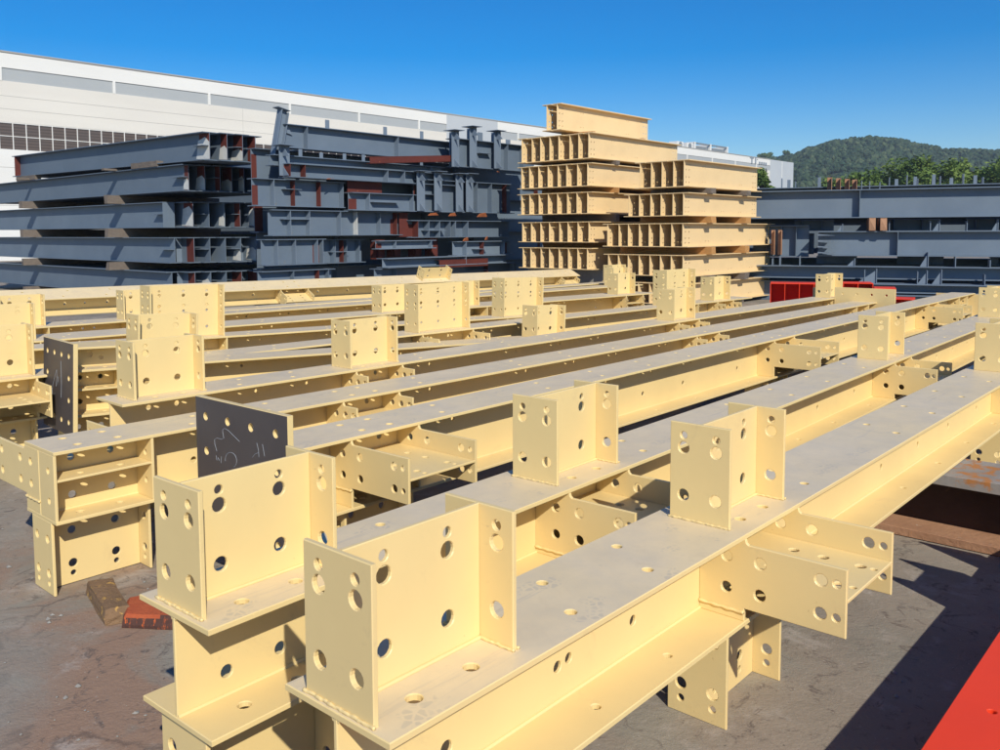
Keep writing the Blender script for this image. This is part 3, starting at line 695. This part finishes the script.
# ------------------------------------------------------------------ red steel
def red_frame(u, n, L, h, w, z, nb, label, rot):
    r = thing('red_steel_frame', label, 'steel frame', yard(u, n, z), TH+rot)
    m = MB(); m.py(w/2-.012, .012, 0, L, 0, h); m.build('web', M_RED, r)
    m = MB(); m.pz(h-.014, .014, 0, L, -w/2, w/2-.012); m.build('top_flange', M_RED, r)
    m = MB(); m.pz(0, .014, 0, L, -w/2, w/2-.012); m.build('bottom_flange', M_RED, r)
    for k in range(nb+1):
        m = MB(); m.px((L-.012)*k/nb, .012, -w/2, w/2-.012, .014, h-.014); m.build('stiffener', M_RED, r)
    m = MB(); m.pz(h*.42, .012, .012, L*.75, -w/2+.05, w/2-.012); m.build('shelf_plate', M_RED, r)
    return r
rr = -math.pi/2-.25
def red_at(x, y, L, h, nb, label, yawdeg, z=0):
    r = red_frame(0, 0, L, h, .5, z, nb, label, 0); r.location = (x, y, z); r.rotation_euler = (0, 0, R(yawdeg)); return r
red_at(4.98, 15.95, 1.0, .76, 4, 'open red steel frame with ribs beside the cream stack', -18)
red_at(6.22, 15.75, .50, .77, 2, 'middle red steel frame beyond the cream end plates', -18)
red_at(6.50, 15.05, .34, .72, 1, 'small red steel frame right of the middle one', -22)
red_at(6.32, 14.0, .34, .62, 1, 'lowest red steel frame just beyond a cream flange', -30)

# red beam in the lower right corner (with stubs further along, whose shadow falls on the ground)
rb = thing('red_beam', 'bright red painted beam in the lower right corner', 'steel beam', yard(-.2, -.455, 0), TH)
m = MB(); m.pz(.30, .02, 0, 6.2, -.17, .17, [(2.93, .07, .012), (3.6, -.03, .009)]); m.build('top_flange', M_RED, rb)
m = MB(); m.pz(0, .02, 0, 6.2, -.17, .17); m.build('bottom_flange', M_RED, rb)
m = MB(); m.py(-.006, .012, 0, 6.2, .02, .30); m.build('web', M_RED, rb)
for x in (4.15, 4.42, 4.75):
    m = MB(); m.px(x, .014, -.15, .15, .32, .62); m.build('stub_plate', M_RED, rb)
m = MB(); m.py(-.006, .012, 4.164, 4.42, .32, .62); m.build('stub_web', M_RED, rb)

# old rusty H section under the nearest beams
sp = thing('rusty_support_beam', 'rusty H section lying across under the nearest cream beams', 'steel beam', yard(5.26, 1.6, .004), THn)
m = MB(); m.pz(.315, .06, 0, 4.2, -.24, .21); m.build('top_flange', M_RUSTG, sp)
m = MB(); m.pz(0, .045, 0, 4.2, -.21, .24); m.build('bottom_flange', M_RUST, sp)
m = MB(); m.py(-.012, .024, 0, 4.2, .045, .315); m.build('web', M_RUST_SHADE, sp)  # shade below the top flange is put into this web's dark colour

# wood blocks on the ground
def lump(name, pts, mat, label, top, jit=.008, sub=4):
    """rough block from a ground outline, its top outline shrunk and roughened"""
    m = MB(); n = len(pts); rings = 5
    P2 = []
    for i in range(n):
        a, b = Vector(pts[i]), Vector(pts[(i+1) % n])
        for k in range(sub): P2.append(a.lerp(b, k/sub))
    c = sum(P2, Vector((0, 0)))/len(P2); N = len(P2)
    for r_ in range(rings):
        f = r_/(rings-1)
        for p in P2:
            q = c+(p-c)*(1-.10*f**3)
            m.v.append(Vector((q.x+rng.uniform(-jit, jit), q.y+rng.uniform(-jit, jit), top*f+(rng.uniform(-jit, jit) if r_ else 0))))
    for r_ in range(rings-1):
        for i in range(N):
            j = (i+1) % N; m.face([r_*N+i, r_*N+j, (r_+1)*N+j, (r_+1)*N+i])
    o = (rings-1)*N; m.v.append(Vector((c.x, c.y, top*1.03))); ci = len(m.v)-1
    for i in range(N): m.face([o+i, o+(i+1) % N, ci])
    o = m.build(name, mat)
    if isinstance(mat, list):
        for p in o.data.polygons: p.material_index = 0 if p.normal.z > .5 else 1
    return o
def g(u, n): q = yard(u, n, 0); return (q.x, q.y)
def place(o, c):
    me = o.data
    for v in me.vertices: v.co.x -= c[0]; v.co.y -= c[1]
    o.location = (c[0], c[1], .002); return o
o = place(lump('wood_block', [g(1.60, -3.70), g(1.70, -3.66), g(1.80, -4.06), g(1.70, -4.12)], M_WOODB, '', .065, .0035, 3), g(1.7, -3.9)); tag(o, 'split weathered wood block beside the box-ended cream beam', 'wood block')
o = place(lump('wood_block', [g(1.64, -3.63), g(1.79, -3.42), g(2.02, -3.46), g(2.02, -3.66), g(1.74, -3.80)], [M_ORANGE, M_ORANGED], '', .058, .002, 3), g(1.79, -3.58)); tag(o, 'orange stained wood block on the ground by the second cream beam', 'wood block')

# ------------------------------------------------------------------ factory
fac = thing('factory_building', 'long white factory hall with grey band and louvred window strip', 'factory', yard(3, -60, 0), TH)
FU0, FU1, FH = 0, 139.5, 13.07
def fpanel(name, x0, x1, z0, z1, mat, proud=0, depth=.2, parent=fac):
    m = MB(); m.plate([(x0, z0), (x1, z0), (x1, z1), (x0, z1)], depth, (0, depth-proud*1-.0+0, 0), (1, 0, 0), (0, 0, 1), (0, -1, 0), c=.01); o = m.build(name, mat, parent); return o
def fp(name, x0, x1, z0, z1, mat, front, back=.4, parent=fac):      # front: distance the face stands out towards us
    m = MB(); m.plate([(x0, z0), (x1, z0), (x1, z1), (x0, z1)], front+back, (0, back, 0), (1, 0, 0), (0, 0, 1), (0, -1, 0), c=.01); return m.build(name, mat, parent)
m = MB(); m.box(0, FU1, .4, 40, 0, FH-.15, .01); m.build('building_core', M_WHITE, fac)
fp('parapet', 0, 130.4, 12.12, FH, M_WHITE, .06)
for a, b in ((0, 57.35), (64.8, 130.4)): fp('grey_band', a, b, 11.32, 12.12, M_GREYP, 0)
fp('grey_panel', 57.36, 64.79, 10.0, FH+.02, M_PALEG, .08)
fp('grey_panel', 130.41, FU1, 0, FH+.02, M_PALEG, .08)
x = 20.85-3
k = 0
while x < 130:
    if not (57 < x < 65): fp('band_mullion', x-.09, x+.09, 11.30, 12.14, M_WHITE, .075)
    x += 7.18
w0, w1 = 8.68, 7.07
fp('wall', 0, 130.4, w0+.06, 11.32, M_OFFW, .05)
fp('wall', 0, 130.4, 0, w1-.06, M_WHITE, .05)
for z in (10.36, 9.55): fp('cladding_seam', 0, 130.4, z, z+.035, M_SEAM, .056)
for z in (5.9, 4.7, 3.5): fp('cladding_seam', 0, 130.4, z, z+.035, M_SEAM, .056)
for x in (35, 65.5, 95): fp('cladding_seam', x, x+.03, w0+.06, 11.32, M_SEAM, .054)
fp('cladding_seam', 134.9, 135.05, 0, FH, M_WHITE, .10)
win = fp('window_strip', 0, 72, w1-.06, w0+.06, M_LOUVRE, 0)
x = 0; cnt = 0
fr = []
m = MB()
while x < 72:
    m.plate([(x, w1-.06), (x+.05, w1-.06), (x+.05, w0+.06), (x, w0+.06)], .05, (0, 0, 0), (1, 0, 0), (0, 0, 1), (0, -1, 0)); x += .80
for z in (w1-.06, (w0+w1)/2-.02, w0+.01): m.plate([(0, z), (72, z), (72, z+.045), (0, z+.045)], .045, (0, 0, 0), (1, 0, 0), (0, 0, 1), (0, -1, 0))
m.build('window_frame', M_WHITE, win)
fp('wall', 72, 130.4, w1-.06, w0+.06, M_OFFW, .04)
fp('roof_edge', 0, 130.4, FH, FH+.10, M_SEAM, .12)
bx = 123.1
for (x0, x1, z0, z1) in [(bx+1.8, bx+2.15, 12.1, 13.0), (bx+2.5, bx+2.7, 12.75, 12.9)] + [(bx+3.2+q*.75, bx+3.65+q*.75, 12.12, 12.5) for q in range(4)]:
    m = MB(); m.plate([(x0, z0), (x1, z0), (x1, z1), (x0, z1)], .06, (0, -.06, 0), (1, 0, 0), (0, 0, 1), (0, -1, 0)); m.build('wall_letter', M_LETTER, fac)
m = MB(); m.plate([(bx+.5, 12.1), (bx+.85, 12.1), (bx+.85, 12.86), (bx+1.3, 12.86), (bx+1.3, 13.0), (bx, 13.0), (bx, 12.86), (bx+.5, 12.86)], .06, (0, -.06, 0), (1, 0, 0), (0, 0, 1), (0, -1, 0)); m.build('wall_letter', M_LETTER, fac)
for k, (u, w) in enumerate(((106.0, 1.6), (108.6, 1.6))):
    t = thing('roof_fan', ('left' if k == 0 else 'right')+' round roof ventilator on the white factory', 'roof ventilator', yard(u, -60.6, FH-.1), TH, 0, 'roof ventilators on the factory')
    m = MB(); m.box(-w/2, w/2, -.1, 1.2, 0, .95); m.build('housing', M_WHITE, t)
    m = MB(); m.tube([(0, -.16, .5), (0, -.1, .5)], .42, 16); m.build('fan_grille', M_EQUIP, t)
t = thing('roof_unit', 'grey plant enclosure with white posts on the factory roof', 'roof plant', yard(110.5, -61, FH-.1), TH)
m = MB(); m.box(0, 9.5, 0, 2, 0, .75); m.build('housing', M_EQUIP, t)
for x in (-.2, 4.4, 9.6):
    m = MB(); m.box(x, x+.35, -.3, 2.2, 0, 1.25); m.build('post', M_WHITE, t)
m = MB(); m.box(-.2, 9.9, -.28, -.14, 1.0, 1.2); m.build('rail', M_EQUIP, t)

# ------------------------------------------------------------------ ground, hill, vegetation
m = MB(); S = 2500
m.v += [Vector((-S, -200, 0)), Vector((S, -200, 0)), Vector((S, S*1.6, 0)), Vector((-S, S*1.6, 0))]; m.face([0, 1, 2, 3])
tag(m.build('ground', M_GROUND), kind='structure')
m = MB(); drng = random.Random(5)
for _ in range(700):
    u, n = drng.uniform(-.2, 4.5), drng.uniform(-5.6, -.5)
    if drng.random() < .5: u, n = drng.uniform(.2, 2.6), drng.uniform(-4.6, -2.6)
    if any(abs(n-q) < .16 for q in (-1.42, -2.11, -3.46, -4.3, -5.05)) : continue
    c = yard(u, n, .003); r = .002+.012*drng.random()**3; base = len(m.v)
    for k in range(5):
        t = 2*math.pi*k/5; m.v.append(c+Vector((r*math.cos(t)*drng.uniform(.6, 1.4), r*math.sin(t)*drng.uniform(.6, 1.4), 0)))
    m.v.append(c+Vector((drng.uniform(-.3, .3)*r, drng.uniform(-.3, .3)*r, r*drng.uniform(.5, 1))))
    for k in range(5): m.face([base+k, base+(k+1) % 5, base+5])
tag(m.build('grit_crumbs', M_CONC), 'small crumbs of dirt and grit scattered on the yard floor', 'grit', kind='stuff')
def hill_h(x, y):
    prof = [(-400, 30), (100, 40), (160, 46), (185, 50), (200, 53), (214, 58.5), (230, 62), (250, 63), (270, 60.5), (290, 57), (308, 54.5), (345, 53), (420, 48), (600, 40), (900, 20)]
    xs = x*600/max(y, 1)
    h = 0
    for (a, b), (c, d) in zip(prof, prof[1:]):
        if a <= xs <= c:
            t = (xs-a)/(c-a); t = t*t*(3-2*t); h = b+(d-b)*t
    ridge = math.exp(-((y-600)/190)**2) if y < 600 else math.exp(-((y-600)/320)**2)
    return h*ridge + (1.2*math.sin(x*.031+y*.02)+.8*math.sin(x*.07-y*.05))*ridge
m = MB(); nx, ny = 90, 46
for j in range(ny):
    y = 250+j*16
    for i in range(nx):
        x = -150+i*11
        m.v.append(Vector((x, y, max(hill_h(x, y)-3, -1))))
for j in range(ny-1):
    for i in range(nx-1):
        o = j*nx+i; m.face([o, o+1, o+nx+1, o+nx])
tag(m.build('hill', M_HILL, smooth=True), kind='structure')
def clump(m, c, r, tone, k=1.0):
    """rough crown: low-poly ball with torn surface"""
    base = len(m.v); n1, n2 = 5, 7
    m.v.append(c+Vector((0, 0, r*1.1*k)))
    for i in range(1, n1):
        ph = math.pi*i/n1
        for j in range(n2):
            t = 2*math.pi*(j+.5*(i % 2))/n2; q = r*rng.uniform(.72, 1.2)
            m.v.append(c+Vector((q*math.sin(ph)*math.cos(t), q*math.sin(ph)*math.sin(t), q*math.cos(ph)*k)))
    def f(a): m.face(a); m.tone.append(min(1, max(0, tone+rng.uniform(-.18, .18))))
    for j in range(n2): f([base, base+1+j, base+1+(j+1) % n2])
    for i in range(n1-2):
        for j in range(n2):
            a = base+1+i*n2; f([a+j, a+n2+j, a+n2+(j+1) % n2]); f([a+j, a+n2+(j+1) % n2, a+(j+1) % n2])
m = MB(); frng = random.Random(3)
for _ in range(9500):
    y = frng.uniform(300, 640); xs = frng.uniform(140, 420); x = xs*y/600
    if y > 520 and frng.random() < .35: y = frng.uniform(560, 625); x = xs*y/600
    if math.sin(x*.11+1.3)*math.sin(y*.09)+.5*math.sin(x*.23-y*.17) > .95: continue
    r = frng.uniform(.9, 2.3); clump(m, Vector((x, y, hill_h(x, y)-2+r*.5)), r, frng.random()**1.5, 1.15)
tag(m.build('hill_forest', M_FOREST), 'dark green forest covering the hill behind the yard', 'forest', kind='stuff')
def tree(x, y, H, cr, label, dens=1.0, zc=.55, group='trees in front of the hill', name='broadleaf_tree', leaf=.30):
    r = thing(name, label, 'tree', (x, y, 0), rng.uniform(0, 6), 0, group)
    t = MB(); t.tube([(0, 0, 0), (.05, .02, H*.25), (-.03, .06, H*.5), (.05, 0, H*.85)], [.22*H/8, .17*H/8, .12*H/8, .04*H/8], 8)
    cl = []
    for k in range(int(15*dens)):
        a = rng.uniform(0, 2*math.pi); f = rng.uniform(.25, 1); zz_ = H*(zc+(1-zc)*rng.uniform(-.55, .92))
        q = cr*f*math.sqrt(max(.05, 1-((zz_/H-zc)/(1-zc+.02))**2))
        c = Vector((q*math.cos(a), q*math.sin(a), zz_)); cl.append((c, rng.uniform(.2, .45)*cr, rng.random()))
        t.tube([(0, 0, H*rng.uniform(.25, .5)), c*.55+Vector((0, 0, zz_*.25)), c], [.07*H/8, .045*H/8, .015], 5)
    t.build('trunk', M_BARK, r)
    m = MB()
    for c, rad, tn in cl:
        for _ in range(int(170*dens)):
            d = Vector((rng.gauss(0, 1), rng.gauss(0, 1), rng.gauss(0, .8))); d = d.normalized()*rad*rng.uniform(.35, 1.15)
            p = c+d; s = leaf*rng.uniform(.5, 1.2)
            a = Vector((rng.gauss(0, 1), rng.gauss(0, 1), rng.gauss(0, .5))).normalized(); b = a.cross(Vector((rng.gauss(0, 1), rng.gauss(0, 1), rng.gauss(0, 1)))).normalized()
            o = len(m.v); m.v += [p-a*s, p+b*s*.45, p+a*s, p-b*s*.45]; m.face([o, o+1, o+2, o+3]); m.tone.append(min(1, max(0, tn*.6+rng.uniform(0, .45))))
    m.build('crown', M_LEAF, r)
    return r
tl = [(40.5, 105, 6.9, 2.2), (43.5, 104, 7.6, 2.6), (46.8, 107, 8.6, 3.2), (49.0, 103, 9.3, 3.0), (51.6, 106, 8.6, 2.8), (53.6, 103, 7.2, 2.6), (55.2, 104, 9.2, 3.0), (57.8, 107, 9.6, 3.0), (60.0, 103, 8.6, 2.8), (62.4, 106, 10.4, 3.4), (63.4, 100, 9.0, 2.8), (66.5, 102, 10.2, 3.2), (45.2, 111, 7.6, 2.6), (52.8, 112, 8.2, 3.0), (60.2, 113, 9.2, 3.2)]
order = sorted(range(len(tl)), key=lambda i: tl[i][0]/tl[i][1])
for rank, i in enumerate(order):
    x, y, H, cr = tl[i]; tree(x, y, H+.9, cr*1.1, f'green tree {ordn(rank)} from the left before the hill')
tree(24.6, 82, 7.3, 1.3, 'small dark tree in front of the factory end', group=None)
for k, (px_, rr_, hh) in enumerate(((756-500, 4, 8), (760-500, 4, 5), (792-500, 3, 6))):
    pass
for k, xs in enumerate((162, 179, 184, 196)):
    tree(xs, 601, hill_h(xs, 601)+rng.uniform(4, 6.5), 3.5, f'tree {ordn(k)} from the left standing on the hill crest behind the factory', 1.0, .95, 'crest trees', 'crest_tree', .6)

M_HAZE = bpy.data.materials.new('haze_air'); M_HAZE.use_nodes = True; _nt = M_HAZE.node_tree; _nt.nodes.remove(_nt.nodes['Principled BSDF'])
_pv = _nt.nodes.new('ShaderNodeVolumePrincipled'); _pv.inputs['Color'].default_value = (.72, .84, 1, 1); _pv.inputs['Density'].default_value = .00034; _pv.inputs['Anisotropy'].default_value = .1
_nt.links.new(_pv.outputs[0], _nt.nodes['Material Output'].inputs['Volume'])
m = MB(); m.plate([(-500, -90), (720, -90), (720, 990), (-500, 990)], 96, (0, 0, -1), (1, 0, 0), (0, 1, 0), (0, 0, 1)); hz = m.build('haze', M_HAZE); hz['kind'] = 'stuff'

# ------------------------------------------------------------------ light, sky, camera
SUN_EL = 35.6
# light travels (u +.101, n -.172, z -.143)
Ld = yard(.101, -.172, -.143); Ld.normalize()
sun = bpy.data.lights.new('sun', 'SUN'); sun.energy = 4.75; sun.angle = R(.53); sun.color = (1, .935, .79)
so = bpy.data.objects.new('sun', sun); col.objects.link(so); so.rotation_euler = Ld.to_track_quat('-Z', 'Y').to_euler(); so.location = (0, 0, 40)
w = bpy.data.worlds.new('World'); sc.world = w; w.use_nodes = True
nt = w.node_tree; bg = nt.nodes['Background']
sky = nt.nodes.new('ShaderNodeTexSky'); sky.sky_type = 'NISHITA'; sky.sun_disc = False
sky.sun_elevation = math.asin(-Ld.z); sky.sun_rotation = math.atan2(-Ld.x, -Ld.y)
sky.air_density = 1.0; sky.dust_density = .1; sky.ozone_density = 4.0; sky.altitude = 50
hs = nt.nodes.new('ShaderNodeHueSaturation'); hs.inputs['Hue'].default_value = .509; hs.inputs['Saturation'].default_value = 1.58
nt.links.new(sky.outputs[0], hs.inputs['Color']); nt.links.new(hs.outputs[0], bg.inputs[0]); bg.inputs[1].default_value = .114
cam = bpy.data.cameras.new('camera'); co = bpy.data.objects.new('camera', cam); col.objects.link(co)
cam.sensor_width = 36; cam.lens = 867.97/1000*36; cam.shift_y = -.075; cam.clip_start = .05; cam.clip_end = 6000
pitch, roll = .078, -.004
fw = Vector((0, math.cos(pitch), -math.sin(pitch))); up0 = Vector((0, math.sin(pitch), math.cos(pitch))); r0 = Vector((1, 0, 0))
rv = r0*math.cos(roll)+up0*math.sin(roll); uv_ = up0*math.cos(roll)-r0*math.sin(roll)
co.matrix_world = Matrix(((rv.x, uv_.x, -fw.x, 0), (rv.y, uv_.y, -fw.y, 0), (rv.z, uv_.z, -fw.z, CAM_H), (0, 0, 0, 1)))
sc.camera = co
sc.cycles.diffuse_bounces = 3
vs = sc.view_settings; vs.view_transform = 'Standard'; vs.look = 'None'; vs.exposure = .05; vs.gamma = 1; vs.use_curve_mapping = False
